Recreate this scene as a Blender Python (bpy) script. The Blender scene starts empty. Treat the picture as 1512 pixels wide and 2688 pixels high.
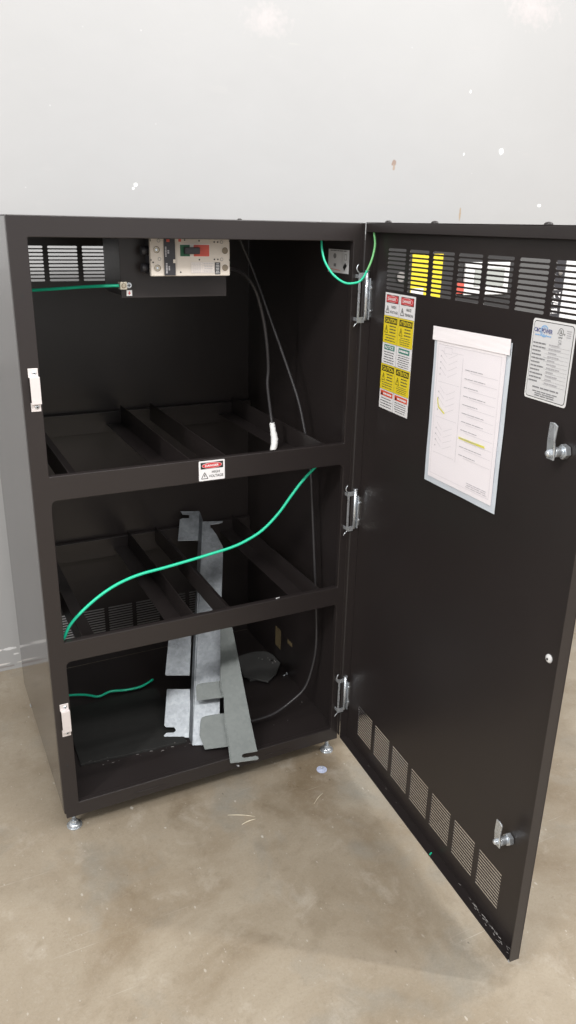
import bpy, bmesh, math, random
from mathutils import Vector, Matrix
random.seed(7)
scn = bpy.context.scene
COL = scn.collection
PI = math.pi

# ------------------------------------------------------------------ materials
def nodes(name):
    m = bpy.data.materials.new(name); m.use_nodes = True
    nt = m.node_tree
    return m, nt, nt.nodes['Principled BSDF']

def mat(name, col, rough=.5, metal=0., var=0., vscale=30., bump=0., bscale=400., rvar=0., spec=.5):
    m, nt, b = nodes(name)
    b.inputs['Base Color'].default_value = (*col, 1)
    b.inputs['Roughness'].default_value = rough
    b.inputs['Metallic'].default_value = metal
    b.inputs['Specular IOR Level'].default_value = spec
    tc = nt.nodes.new('ShaderNodeTexCoord')
    if var or rvar:
        n = nt.nodes.new('ShaderNodeTexNoise'); n.inputs['Scale'].default_value = vscale
        n.inputs['Detail'].default_value = 6; n.inputs['Roughness'].default_value = .65
        nt.links.new(tc.outputs['Object'], n.inputs['Vector'])
        if var:
            r = nt.nodes.new('ShaderNodeMix'); r.data_type = 'RGBA'
            r.inputs['A'].default_value = (*[max(0, c*(1-var)) for c in col], 1)
            r.inputs['B'].default_value = (*[min(1, c*(1+var)) for c in col], 1)
            nt.links.new(n.outputs['Fac'], r.inputs['Factor'])
            nt.links.new(r.outputs['Result'], b.inputs['Base Color'])
        if rvar:
            q = nt.nodes.new('ShaderNodeMapRange')
            q.inputs['From Min'].default_value = .3; q.inputs['From Max'].default_value = .7
            q.inputs['To Min'].default_value = rough-rvar; q.inputs['To Max'].default_value = rough+rvar
            nt.links.new(n.outputs['Fac'], q.inputs['Value']); nt.links.new(q.outputs['Result'], b.inputs['Roughness'])
    if bump:
        n2 = nt.nodes.new('ShaderNodeTexNoise'); n2.inputs['Scale'].default_value = bscale
        n2.inputs['Detail'].default_value = 3
        nt.links.new(tc.outputs['Object'], n2.inputs['Vector'])
        bp = nt.nodes.new('ShaderNodeBump'); bp.inputs['Strength'].default_value = bump
        bp.inputs['Distance'].default_value = .001
        nt.links.new(n2.outputs['Fac'], bp.inputs['Height']); nt.links.new(bp.outputs['Normal'], b.inputs['Normal'])
    return m

M = {}
M['paint'] = mat('brown_black_powder_coat', (.0225, .0182, .0179), .31, 0, .05, 5, .18, 900, .03)
M['paint_side'] = mat('smooth_brown_black_coat', (.0255, .0202, .0198), .10, 0, .05, 5, .03, 60, .02)
M['rubber'] = mat('black_rubber', (.022, .022, .021), .6, 0, .25, 40, .3, 500)
M['greyplate'] = mat('dark_grey_plate', (.085, .085, .083), .40, 0, .25, 25, .15, 400, .08)
M['zinc'] = mat('zinc_plate', (.70, .74, .78), .30, .78, .12, 60, 0, 1, .1)
M['alu'] = mat('brushed_aluminium', (.75, .70, .69), .48, .35, .06, 50)
def galv(name, ca, cb, met):
    m, nt, b = nodes(name); L = nt.links; N = nt.nodes
    tc = N.new('ShaderNodeTexCoord')
    v = N.new('ShaderNodeTexVoronoi'); v.inputs['Scale'].default_value = 130; L.new(tc.outputs['Object'], v.inputs['Vector'])
    n = N.new('ShaderNodeTexNoise'); n.inputs['Scale'].default_value = 14; n.inputs['Detail'].default_value = 7; n.inputs['Roughness'].default_value = .7
    L.new(tc.outputs['Object'], n.inputs['Vector'])
    sp = N.new('ShaderNodeSeparateColor'); L.new(v.outputs['Color'], sp.inputs[0])
    a = N.new('ShaderNodeMath'); a.operation = 'MULTIPLY_ADD'; L.new(sp.outputs[0], a.inputs[0]); a.inputs[1].default_value = .16; L.new(n.outputs['Fac'], a.inputs[2])
    r = N.new('ShaderNodeMapRange'); r.inputs['From Min'].default_value = .32; r.inputs['From Max'].default_value = .82; L.new(a.outputs[0], r.inputs['Value'])
    x = N.new('ShaderNodeMix'); x.data_type = 'RGBA'; L.new(r.outputs['Result'], x.inputs['Factor'])
    x.inputs['A'].default_value = (*ca, 1); x.inputs['B'].default_value = (*cb, 1)
    L.new(x.outputs['Result'], b.inputs['Base Color']); b.inputs['Metallic'].default_value = met
    q = N.new('ShaderNodeMapRange'); q.inputs['To Min'].default_value = .3; q.inputs['To Max'].default_value = .5; L.new(n.outputs['Fac'], q.inputs['Value']); L.new(q.outputs['Result'], b.inputs['Roughness'])
    return m
M['galv'] = galv('galvanised_steel', (.16, .172, .187), (.33, .355, .38), .6)
M['galv_dull'] = galv('dull_galvanised_steel', (.062, .070, .068), (.105, .116, .112), .45)
M['cut_edge'] = mat('cut_steel_edge', (.55, .57, .59), .35, .35)
M['jacket'] = mat('black_cable_jacket', (.038, .036, .038), .34)
M['green'] = mat('green_wire_jacket', (.016, .56, .33), .34, 0, .06, 80)
M['greenstripe'] = mat('green_yellow_wire_jacket', (.16, .48, .18), .38)
M['tape'] = mat('white_tape', (.93, .93, .93), .55, 0, .04, 80, .5, 180)
M['white'] = mat('white_vinyl', (.80, .79, .80), .38)
M['white2'] = mat('white_plastic', (.74, .74, .74), .45)
M['black'] = mat('black_ink', (.018, .018, .018), .5)
M['grey_ink'] = mat('grey_ink', (.22, .22, .23), .5)
M['pale_ink'] = mat('pale_grey_ink', (.42, .41, .43), .5)
M['faint_ink'] = mat('faint_print', (.56, .54, .56), .6)
M['soft_ink'] = mat('small_print_ink', (.06, .06, .06), .5)
M['red'] = mat('red_ink', (.62, .045, .05), .4)
M['orange'] = mat('orange_red_ink', (.72, .11, .06), .4)
M['yellow'] = mat('yellow_vinyl', (.78, .62, .03), .4)
M['hl'] = mat('yellow_highlighter', (.80, .76, .12), .6)
M['teal'] = mat('green_ink', (.05, .22, .17), .45)
M['blue'] = mat('dark_blue_ink', (.07, .09, .26), .45)
M['lblue'] = mat('light_blue_ink', (.25, .44, .70), .45)
M['foil'] = mat('silver_foil_label', (.70, .70, .71), .38, .08)
M['paper'] = mat('white_paper', (.93, .885, .905), .65, 0, .02, 20)
M['sleeve'] = mat('clear_plastic_sleeve', (.66, .71, .76), .25, 0, .08, 18)
M['beige'] = mat('beige_moulded_case', (.66, .60, .53), .45, 0, .05, 30, .1, 300)
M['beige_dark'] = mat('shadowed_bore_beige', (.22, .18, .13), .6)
M['beige_light'] = mat('pale_beige', (.76, .70, .65), .45)
M['charcoal'] = mat('charcoal_plastic', (.035, .034, .04), .42)
M['bgreen'] = mat('green_switch', (.02, .12, .06), .45)
M['bred'] = mat('red_switch', (.62, .10, .07), .45)
M['brass'] = mat('tin_plated_lug', (.60, .55, .45), .35, .6)
M['tan'] = mat('tan_tape', (.16, .12, .06), .7)
M['blackbox'] = mat('black_cabinet_paint', (.028, .027, .028), .45, 0, .1, 12)
M['greybox'] = mat('dark_grey_panel', (.10, .10, .10), .5)
M['screen'] = mat('grey_lcd', (.40, .42, .40), .3)
M['wood'] = mat('pale_wood_sliver', (.62, .55, .42), .7)
M['debris'] = mat('pale_shavings', (.30, .285, .275), .45, .3)
M['disc_blue'] = mat('pale_blue', (.50, .55, .72), .25)

def film():
    m = bpy.data.materials.new('clear_film'); m.use_nodes = True; nt = m.node_tree
    for n in list(nt.nodes): nt.nodes.remove(n)
    o = nt.nodes.new('ShaderNodeOutputMaterial'); mx = nt.nodes.new('ShaderNodeMixShader')
    t = nt.nodes.new('ShaderNodeBsdfTransparent'); g = nt.nodes.new('ShaderNodeBsdfGlossy')
    t.inputs['Color'].default_value = (.99, .99, 1, 1); g.inputs['Roughness'].default_value = .18
    mx.inputs['Fac'].default_value = .035
    nt.links.new(t.outputs[0], mx.inputs[1]); nt.links.new(g.outputs[0], mx.inputs[2]); nt.links.new(mx.outputs[0], o.inputs[0])
    return m
M['film'] = film()

def wall_material():
    m, nt, b = nodes('painted_concrete_wall')
    L = nt.links; N = nt.nodes
    tc = N.new('ShaderNodeTexCoord')
    n1 = N.new('ShaderNodeTexNoise'); n1.inputs['Scale'].default_value = 1.3; n1.inputs['Detail'].default_value = 8; n1.inputs['Roughness'].default_value = .6
    L.new(tc.outputs['Object'], n1.inputs['Vector'])
    base = N.new('ShaderNodeMix'); base.data_type = 'RGBA'
    base.inputs['A'].default_value = (.38, .38, .381, 1); base.inputs['B'].default_value = (.435, .435, .437, 1)
    L.new(n1.outputs['Fac'], base.inputs['Factor'])
    cur = base.outputs['Result']
    nd = N.new('ShaderNodeTexNoise'); nd.inputs['Scale'].default_value = 60; nd.inputs['Detail'].default_value = 3
    L.new(tc.outputs['Object'], nd.inputs['Vector'])
    # faint roller streaks / rubs
    mp = N.new('ShaderNodeMapping'); mp.inputs['Scale'].default_value = (6, 1, 22); mp.inputs['Rotation'].default_value = (0, .15, 0)
    L.new(tc.outputs['Object'], mp.inputs['Vector'])
    ns = N.new('ShaderNodeTexNoise'); ns.inputs['Scale'].default_value = 1.6; ns.inputs['Detail'].default_value = 6
    L.new(mp.outputs[0], ns.inputs['Vector'])
    rs = N.new('ShaderNodeMapRange'); rs.inputs['From Min'].default_value = .68; rs.inputs['From Max'].default_value = .76; rs.inputs['To Max'].default_value = .28
    L.new(ns.outputs['Fac'], rs.inputs['Value'])
    def over(fac, col):
        nonlocal cur
        x = N.new('ShaderNodeMix'); x.data_type = 'RGBA'
        L.new(fac, x.inputs['Factor']); L.new(cur, x.inputs['A']); x.inputs['B'].default_value = (*col, 1)
        cur = x.outputs['Result']
    over(rs.outputs['Result'], (.44, .435, .43))
    # small pits and specks scattered
    for sc, thr, col in ((9, .026, (.40, .39, .38)), (11, .028, (.66, .66, .66))):
        v = N.new('ShaderNodeTexVoronoi'); v.inputs['Scale'].default_value = sc
        L.new(tc.outputs['Object'], v.inputs['Vector'])
        r = N.new('ShaderNodeMapRange'); r.inputs['From Min'].default_value = thr; r.inputs['From Max'].default_value = thr*.7
        r.inputs['To Max'].default_value = .45
        L.new(v.outputs['Distance'], r.inputs['Value'])
        over(r.outputs['Result'], col)
    # individual stains: x, z, radius x, radius z, colour
    marks = [(1.842, 1.684, .012, .010, (.95, .95, .95)), (1.387, 1.622, .011, .012, (.30, .22, .18)), (1.387, 1.612, .007, .012, (.36, .28, .22)),
             (1.683, 1.469, .0045, .028, (.36, .28, .20)), (.487, 1.522, .007, .006, (.93, .93, .93)), (.478, 1.512, .004, .004, (.93, .93, .93)),
             (1.681, 1.864, .006, .008, (.92, .92, .92)), (2.054, 1.508, .010, .005, (.92, .92, .92)), (1.677, 1.667, .004, .006, (.92, .92, .92)),
             (1.344, 1.50, .12, .006, (.43, .42, .41)), (.996, 1.937, .02, .003, (.42, .42, .41)), (.906, 1.99, .09, .05, (.60, .54, .54)),
             (1.917, 2.14, .14, .07, (.62, .55, .55)), (-.02, .079, .030, .006, (.80, .80, .81)), (-.085, .083, .025, .007, (.78, .78, .78)),
             (.006, .055, .012, .004, (.75, .75, .75)), (-.05, .014, .07, .004, (.30, .28, .27)), (-.04, .025, .03, .003, (.72, .70, .68)), (.02, .022, .02, .0025, (.66, .64, .6))]
    for x, z, rx, rz, col in marks:
        vm = N.new('ShaderNodeMapping'); vm.vector_type = 'POINT'
        vm.inputs['Location'].default_value = (-x/rx, 0, -z/rz); vm.inputs['Scale'].default_value = (1/rx, 0, 1/rz)
        L.new(tc.outputs['Object'], vm.inputs['Vector'])
        ln = N.new('ShaderNodeVectorMath'); ln.operation = 'LENGTH'; L.new(vm.outputs[0], ln.inputs[0])
        ad = N.new('ShaderNodeMath'); ad.operation = 'MULTIPLY_ADD'; L.new(nd.outputs['Fac'], ad.inputs[0]); ad.inputs[1].default_value = 1.6; L.new(ln.outputs['Value'], ad.inputs[2])
        r = N.new('ShaderNodeMapRange'); r.inputs['From Min'].default_value = 1.75; r.inputs['From Max'].default_value = 1.45
        L.new(ad.outputs[0], r.inputs['Value'])
        if rx > .08 and rz > .04: r.inputs['From Max'].default_value = .6; r.inputs['To Max'].default_value = .45
        if x > 1.3 and rx > .1 and rz < .01: r.inputs['To Max'].default_value = .35
        over(r.outputs['Result'], col)
    L.new(cur, b.inputs['Base Color'])
    b.inputs['Roughness'].default_value = .5
    nb = N.new('ShaderNodeTexNoise'); nb.inputs['Scale'].default_value = 7; nb.inputs['Detail'].default_value = 9
    L.new(tc.outputs['Object'], nb.inputs['Vector'])
    bp = N.new('ShaderNodeBump'); bp.inputs['Strength'].default_value = .3; bp.inputs['Distance'].default_value = .006
    L.new(nb.outputs['Fac'], bp.inputs['Height']); L.new(bp.outputs['Normal'], b.inputs['Normal'])
    return m

def floor_material():
    m, nt, b = nodes('sealed_concrete_floor')
    L = nt.links; N = nt.nodes
    tc = N.new('ShaderNodeTexCoord')
    def noise(s, d=8, r=.6, w=0.):
        n = N.new('ShaderNodeTexNoise'); n.inputs['Scale'].default_value = s; n.inputs['Detail'].default_value = d
        n.inputs['Roughness'].default_value = r; n.inputs['Distortion'].default_value = w
        L.new(tc.outputs['Object'], n.inputs['Vector']); return n.outputs['Fac']
    def rng(f, a, c, lo=0., hi=1.):
        r = N.new('ShaderNodeMapRange'); r.inputs['From Min'].default_value = a; r.inputs['From Max'].default_value = c
        r.inputs['To Min'].default_value = lo; r.inputs['To Max'].default_value = hi
        L.new(f, r.inputs['Value']); return r.outputs['Result']
    cur = None
    def over(fac, col):
        nonlocal cur
        x = N.new('ShaderNodeMix'); x.data_type = 'RGBA'
        L.new(fac, x.inputs['Factor']); L.new(cur, x.inputs['A']); x.inputs['B'].default_value = (*col, 1)
        cur = x.outputs['Result']
    x = N.new('ShaderNodeMix'); x.data_type = 'RGBA'
    x.inputs['A'].default_value = (.232, .186, .130, 1); x.inputs['B'].default_value = (.392, .340, .266, 1)
    L.new(rng(noise(1.9, 8, .64, .4), .26, .74), x.inputs['Factor']); cur = x.outputs['Result']
    over(rng(noise(2.3, 7, .6, .5), .50, .68, 0, .7), (.172, .122, .070))
    over(rng(noise(5.3, 7, .62, .4), .56, .72, 0, .55), (.150, .112, .068))
    over(rng(noise(3.6, 8, .62, .3), .54, .70, 0, .7), (.255, .245, .215))
    over(rng(noise(9, 8, .7, .5), .56, .74, 0, .6), (.46, .415, .35))
    over(rng(noise(26, 7, .75, .3), .55, .78, 0, .5), (.165, .13, .09))
    over(rng(noise(80, 6, .75), .5, .75, 0, .4), (.36, .32, .26))
    over(rng(noise(170, 4, .8), .48, .78, 0, .45), (.19, .155, .11))
    over(rng(noise(240, 4, .8), .56, .80, 0, .45), (.50, .46, .40))
    # paint flecks
    for sc, thr, col, st in ((13, .035, (.56, .53, .48), .8), (21, .05, (.50, .46, .40), .7), (38, .06, (.48, .44, .38), .6), (64, .07, (.50, .47, .42), .5), (17, .03, (.10, .08, .06), .6)):
        v = N.new('ShaderNodeTexVoronoi'); v.inputs['Scale'].default_value = sc; v.inputs['Randomness'].default_value = 1
        mpv = N.new('ShaderNodeMapping'); mpv.inputs['Rotation'].default_value = (0, 0, sc); mpv.inputs['Scale'].default_value = (1, .55, 1)
        L.new(tc.outputs['Object'], mpv.inputs['Vector'])
        dz = N.new('ShaderNodeTexNoise'); dz.inputs['Scale'].default_value = 90; L.new(tc.outputs['Object'], dz.inputs['Vector'])
        L.new(mpv.outputs[0], v.inputs['Vector'])
        ad = N.new('ShaderNodeMath'); ad.operation = 'MULTIPLY_ADD'; L.new(dz.outputs['Fac'], ad.inputs[0]); ad.inputs[1].default_value = .12; L.new(v.outputs['Distance'], ad.inputs[2])
        # only some cells carry a fleck
        sp = N.new('ShaderNodeSeparateColor'); L.new(v.outputs['Color'], sp.inputs[0])
        gate = rng(sp.outputs[0], .62, .66)
        mu = N.new('ShaderNodeMath'); mu.operation = 'MULTIPLY'; L.new(gate, mu.inputs[0]); L.new(rng(ad.outputs[0], thr+.075, thr+.055, 0, st), mu.inputs[1])
        over(mu.outputs[0], col)
    # hairline scratches in three directions
    for rot, sc, lo in ((.5, 3.0, .735), (2.1, 2.4, .74), (1.25, 3.6, .745)):
        mq = N.new('ShaderNodeMapping'); mq.inputs['Rotation'].default_value = (0, 0, rot); mq.inputs['Scale'].default_value = (1.2, 60, 1)
        L.new(tc.outputs['Object'], mq.inputs['Vector'])
        nq = N.new('ShaderNodeTexNoise'); nq.inputs['Scale'].default_value = sc; nq.inputs['Detail'].default_value = 4; nq.inputs['Roughness'].default_value = .55; nq.inputs['Distortion'].default_value = .15
        L.new(mq.outputs[0], nq.inputs['Vector'])
        over(rng(nq.outputs['Fac'], lo-.05, lo+.02, 0, .55), (.47, .43, .37))
    L.new(cur, b.inputs['Base Color'])
    L.new(rng(noise(4, 6), .3, .7, .24, .46), b.inputs['Roughness'])
    bp = N.new('ShaderNodeBump'); bp.inputs['Strength'].default_value = .18; bp.inputs['Distance'].default_value = .002
    L.new(noise(30, 8, .7), bp.inputs['Height']); L.new(bp.outputs['Normal'], b.inputs['Normal'])
    return m

# ------------------------------------------------------------------ mesh helpers
class MB:
    def __init__(s): s.bm = bmesh.new(); s.mats = []; s.mi = 0
    def use(s, m):
        if isinstance(m, str): m = M[m]
        if m not in s.mats: s.mats.append(m)
        s.mi = s.mats.index(m); return s
    def face(s, pts, smooth=False):
        f = s.bm.faces.new([s.bm.verts.new(p) for p in pts]); f.material_index = s.mi; f.smooth = smooth; return f
    def box(s, x0, x1, y0, y1, z0, z1):
        v = [s.bm.verts.new(p) for p in ((x0,y0,z0),(x1,y0,z0),(x1,y1,z0),(x0,y1,z0),(x0,y0,z1),(x1,y0,z1),(x1,y1,z1),(x0,y1,z1))]
        for q in ((3,2,1,0),(4,5,6,7),(0,1,5,4),(1,2,6,5),(2,3,7,6),(3,0,4,7)):
            f = s.bm.faces.new([v[i] for i in q]); f.material_index = s.mi
        return s
    def cyl(s, p0, p1, r, seg=16, r1=None):
        p0, p1 = Vector(p0), Vector(p1); r1 = r if r1 is None else r1
        d = (p1-p0).normalized(); a = d.orthogonal().normalized(); b = d.cross(a)
        A, B = [], []
        for i in range(seg):
            t = 2*PI*i/seg; o = a*math.cos(t)+b*math.sin(t)
            A.append(s.bm.verts.new(p0+o*r)); B.append(s.bm.verts.new(p1+o*r1))
        for i in range(seg):
            j = (i+1) % seg
            f = s.bm.faces.new((A[i], A[j], B[j], B[i])); f.material_index = s.mi; f.smooth = seg > 8
        for c in (A[::-1], B):
            f = s.bm.faces.new(c); f.material_index = s.mi
        return s
    def dome(s, c, n, r, h, seg=14, rings=4):
        c, n = Vector(c), Vector(n).normalized(); a = n.orthogonal().normalized(); b = n.cross(a); prev = None
        for k in range(rings):
            t = PI/2*k/rings
            ring = [s.bm.verts.new(c+n*h*math.sin(t)+(a*math.cos(2*PI*i/seg)+b*math.sin(2*PI*i/seg))*r*math.cos(t)) for i in range(seg)]
            if prev:
                for i in range(seg):
                    f = s.bm.faces.new((prev[i], prev[(i+1)%seg], ring[(i+1)%seg], ring[i])); f.material_index = s.mi; f.smooth = True
            else:
                f = s.bm.faces.new(ring[::-1]); f.material_index = s.mi
            prev = ring
        top = s.bm.verts.new(c+n*h)
        for i in range(seg):
            f = s.bm.faces.new((prev[i], prev[(i+1)%seg], top)); f.material_index = s.mi; f.smooth = True
        return s
    def tube(s, pts, r, seg=12, sub=6, radii=None):
        P = [Vector(p) for p in pts]; R = radii or [r]*len(P)
        Q, RR = [], []
        for i in range(len(P)-1):
            p0 = P[max(i-1, 0)]; p1 = P[i]; p2 = P[i+1]; p3 = P[min(i+2, len(P)-1)]
            for k in range(sub):
                t = k/sub
                Q.append(.5*((2*p1)+(p2-p0)*t+(2*p0-5*p1+4*p2-p3)*t*t+(-p0+3*p1-3*p2+p3)*t**3)); RR.append(R[i]*(1-t)+R[i+1]*t)
        Q.append(P[-1]); RR.append(R[-1])
        rings = []; a = None
        for i, q in enumerate(Q):
            d = (Q[min(i+1, len(Q)-1)]-Q[max(i-1, 0)]).normalized()
            a = d.orthogonal().normalized() if a is None else (a-d*a.dot(d)).normalized()
            b = d.cross(a)
            rings.append([s.bm.verts.new(q+(a*math.cos(2*PI*j/seg)+b*math.sin(2*PI*j/seg))*RR[i]) for j in range(seg)])
        for i in range(len(rings)-1):
            for j in range(seg):
                k = (j+1) % seg
                f = s.bm.faces.new((rings[i][j], rings[i][k], rings[i+1][k], rings[i+1][j])); f.material_index = s.mi; f.smooth = True
        for c in (rings[0][::-1], rings[-1]):
            f = s.bm.faces.new(c); f.material_index = s.mi
        return s
    def build(s, name, parent=None, bevel=0., m=None, segs=2, loc=None):
        me = bpy.data.meshes.new(name)
        bmesh.ops.recalc_face_normals(s.bm, faces=s.bm.faces) if bevel >= 0 else None
        s.bm.to_mesh(me); s.bm.free()
        for q in s.mats: me.materials.append(q)
        if m is not None:
            me.materials.clear(); me.materials.append(M[m] if isinstance(m, str) else m)
        o = bpy.data.objects.new(name, me); COL.objects.link(o)
        if parent: o.parent = parent
        if loc: o.location = loc
        if bevel > 0:
            bv = o.modifiers.new('bevel', 'BEVEL'); bv.width = bevel; bv.segments = segs; bv.limit_method = 'ANGLE'; bv.angle_limit = math.radians(40)
        return o

def plate(outline, holes, thick, name, parent, m, bevel=0., to3=None, nrm=None):
    """flat polygon with holes, given thickness.  outline/holes: lists of 2-D points, to3 maps them to 3-D."""
    bm = bmesh.new()
    regions = [(outline, holes)] if not isinstance(outline[0][0], (list, tuple)) else list(zip(outline, holes))
    for ol, hl in regions:
        edges = []
        for loop in [ol]+list(hl):
            vs = [bm.verts.new(to3(*p)) for p in loop]
            for i in range(len(vs)): edges.append(bm.edges.new((vs[i], vs[(i+1) % len(vs)])))
        bmesh.ops.triangle_fill(bm, use_beauty=True, use_dissolve=False, edges=edges, normal=nrm)
    bmesh.ops.remove_doubles(bm, verts=bm.verts, dist=1e-6)
    fs = list(bm.faces)
    for f in fs:
        f.normal_update()
        if f.normal.dot(Vector(nrm)) < 0: f.normal_flip()
    ext = bmesh.ops.extrude_face_region(bm, geom=fs)
    vs = [e for e in ext['geom'] if isinstance(e, bmesh.types.BMVert)]
    bmesh.ops.translate(bm, verts=vs, vec=-Vector(nrm)*thick)
    bmesh.ops.recalc_face_normals(bm, faces=bm.faces)
    me = bpy.data.meshes.new(name); bm.to_mesh(me); bm.free()
    me.materials.append(M[m])
    o = bpy.data.objects.new(name, me); COL.objects.link(o)
    if parent: o.parent = parent
    if bevel:
        bv = o.modifiers.new('bevel', 'BEVEL'); bv.width = bevel; bv.segments = 2; bv.limit_method = 'ANGLE'; bv.angle_limit = math.radians(40)
    return o

def rrect(x0, z0, x1, z1, r=(0, 0, 0, 0), seg=6):
    """corner radii: bottom-left, bottom-right, top-right, top-left"""
    if not isinstance(r, (tuple, list)): r = (r,)*4
    P = []
    for (cx, cz, sx, sz, a0, rr) in ((x0, z0, 1, 1, PI, r[0]), (x1, z0, -1, 1, 1.5*PI, r[1]), (x1, z1, -1, -1, 0, r[2]), (x0, z1, 1, -1, .5*PI, r[3])):
        if rr <= 0: P.append((cx, cz)); continue
        for k in range(seg+1):
            a = a0+PI/2*k/seg
            P.append((cx+sx*rr+rr*math.cos(a), cz+sz*rr+rr*math.sin(a)))
    return P

def slot(x0, z0, x1, z1):
    r = min((z1-z0)/2*.98, .003)
    return rrect(x0, z0, x1, z1, r, 3)

def tag(o, label=None, cat=None, group=None, kind=None):
    if label: o['label'] = label
    if cat: o['category'] = cat
    if group: o['group'] = group
    if kind: o['kind'] = kind
    return o

def empty(name, loc=(0, 0, 0)):
    o = bpy.data.objects.new(name, None); COL.objects.link(o); o.location = loc; o.empty_display_size = .1; return o

# ---- printed matter: flat layers on a plane
_tc = {}
def text_polys(body, bold):
    key = (body, bold)
    if key in _tc: return _tc[key]
    c = bpy.data.curves.new('lettering', 'FONT'); c.body = body; c.size = 1; c.resolution_u = 3
    c.offset = bold; c.fill_mode = 'FRONT'
    o = bpy.data.objects.new('lettering', c); COL.objects.link(o)
    dg = bpy.context.evaluated_depsgraph_get()
    me = bpy.data.meshes.new_from_object(o.evaluated_get(dg))
    V = [v.co.copy() for v in me.vertices]; P = [list(p.vertices) for p in me.polygons]
    bpy.data.objects.remove(o); bpy.data.curves.remove(c); bpy.data.meshes.remove(me)
    if V:
        x0 = min(v.x for v in V); x1 = max(v.x for v in V); y0 = min(v.y for v in V); y1 = max(v.y for v in V)
        V = [((v.x-x0)/(x1-x0), (v.y-y0)/(y1-y0)) for v in V]
    _tc[key] = (V, P); return V, P

class Decal:
    def __init__(s, O, U, V, N, step=.00025):
        s.O, s.U, s.V, s.N = Vector(O), Vector(U), Vector(V), Vector(N); s.mb = MB(); s.step = step
    def p(s, u, v, l): return s.O+s.U*u+s.V*v+s.N*(s.step*l)
    def poly(s, m, pts, l=1):
        s.mb.use(m); s.mb.face([s.p(u, v, l) for u, v in pts]); return s
    def rect(s, m, u0, v0, u1, v1, l=1): return s.poly(m, [(u0, v0), (u1, v0), (u1, v1), (u0, v1)], l)
    def slab(s, m, u0, v0, u1, v1, t=.0005, r=0):
        pts = rrect(u0, v0, u1, v1, r) if r else [(u0, v0), (u1, v0), (u1, v1), (u0, v1)]
        s.mb.use(m); s.mb.face([s.p(u, v, 0) for u, v in pts])
        for i in range(len(pts)):
            a, b = pts[i], pts[(i+1) % len(pts)]
            s.mb.face([s.p(*a, 0), s.p(*b, 0), s.p(*b, -t/s.step), s.p(*a, -t/s.step)])
        return s
    def frame(s, m, u0, v0, u1, v1, w, l=1):
        s.rect(m, u0, v0, u1, v0+w, l); s.rect(m, u0, v1-w, u1, v1, l)
        s.rect(m, u0, v0+w, u0+w, v1-w, l); s.rect(m, u1-w, v0+w, u1, v1-w, l); return s
    def ell(s, m, cu, cv, ru, rv, l=1, seg=28): return s.poly(m, [(cu+ru*math.cos(2*PI*i/seg), cv+rv*math.sin(2*PI*i/seg)) for i in range(seg)], l)
    def ring(s, m, cu, cv, r, w, l=1, a0=0, a1=2*PI, seg=32):
        for i in range(seg):
            a = a0+(a1-a0)*i/seg; b = a0+(a1-a0)*(i+1)/seg
            s.poly(m, [(cu+(r-w)*math.cos(a), cv+(r-w)*math.sin(a)), (cu+r*math.cos(a), cv+r*math.sin(a)), (cu+r*math.cos(b), cv+r*math.sin(b)), (cu+(r-w)*math.cos(b), cv+(r-w)*math.sin(b))], l)
        return s
    def line(s, m, a, b, w, l=1):
        dx, dy = b[0]-a[0], b[1]-a[1]; L = math.hypot(dx, dy) or 1; nx, ny = -dy/L*w/2, dx/L*w/2
        return s.poly(m, [(a[0]-nx, a[1]-ny), (b[0]-nx, b[1]-ny), (b[0]+nx, b[1]+ny), (a[0]+nx, a[1]+ny)], l)
    def text(s, m, body, u0, v0, u1, v1, l=2, bold=.02, rot=0):
        Vv, P = text_polys(body, bold); s.mb.use(m)
        def mp(a, b):
            if rot == 90: a, b = 1-b, a
            return s.p(u0+(u1-u0)*a, v0+(v1-v0)*b, l)
        vs = [s.mb.bm.verts.new(mp(*q)) for q in Vv]
        for q in P:
            try:
                f = s.mb.bm.faces.new([vs[i] for i in q]); f.material_index = s.mb.mi
            except ValueError: pass
        return s
    def tri_sign(s, ink, cu, v0, w, h, l=1):
        a, b, c = (cu-w/2, v0), (cu+w/2, v0), (cu, v0+h); t = w*.09
        for p, q in ((a, b), (b, c), (c, a)): s.line(ink, p, q, t, l)
        s.poly(ink, [(cu-.02*w, v0+h*.68), (cu+.12*w, v0+h*.66), (cu+.02*w, v0+h*.46), (cu+.12*w, v0+h*.45), (cu-.03*w, v0+h*.12), (cu+.0*w, v0+h*.36), (cu-.11*w, v0+h*.38)], l); return s
    def lines(s, m, u0, u1, vtop, vbot, n, l=1, fill=.5, jit=.18, center=True):
        """body copy too small to read: rows of word-length dashes"""
        h = (vtop-vbot)/n
        for i in range(n):
            v1 = vtop-h*i-h*(1-fill)/2; v0 = v1-h*fill
            w = (u1-u0)*(1-random.random()*jit); off = ((u1-u0)-w)/2 if center else 0
            u = u0+off; end = u+w
            while u < end:
                k = min(end-u, (u1-u0)*random.uniform(.12, .3)); s.rect(m, u, v0, u+k*.88, v1, l); u += k
        return s
    def build(s, name, parent=None): return s.mb.build(name, parent, bevel=-1)

# ================================================================== setting
fl = MB().use(floor_material()).box(-7, 8, -8, .844, -.15, 0).build('floor')
tag(fl, 'stained tan sealed concrete floor with pale flecks', None, None, 'structure')
wl = MB().use(wall_material()).box(-7, 8, .844, 1.0, -.15, 4.6).build('wall')
tag(wl, 'off-white painted concrete wall with chips and a rusty hole behind the cabinet', 'wall', None, 'structure')

# ================================================================== battery cabinet
W, ZT, ZB, DP = .762, 1.429, .052, .635
XL, XR, ZO = .036, .739, 1.390
S1T, S1B, S2T, S2B, SP = .923, .869, .533, .482, .091
cab = empty('battery_cabinet')
tag(cab, 'tall dark brown steel cabinet with its door wide open and two empty battery shelves', 'cabinet')

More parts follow.
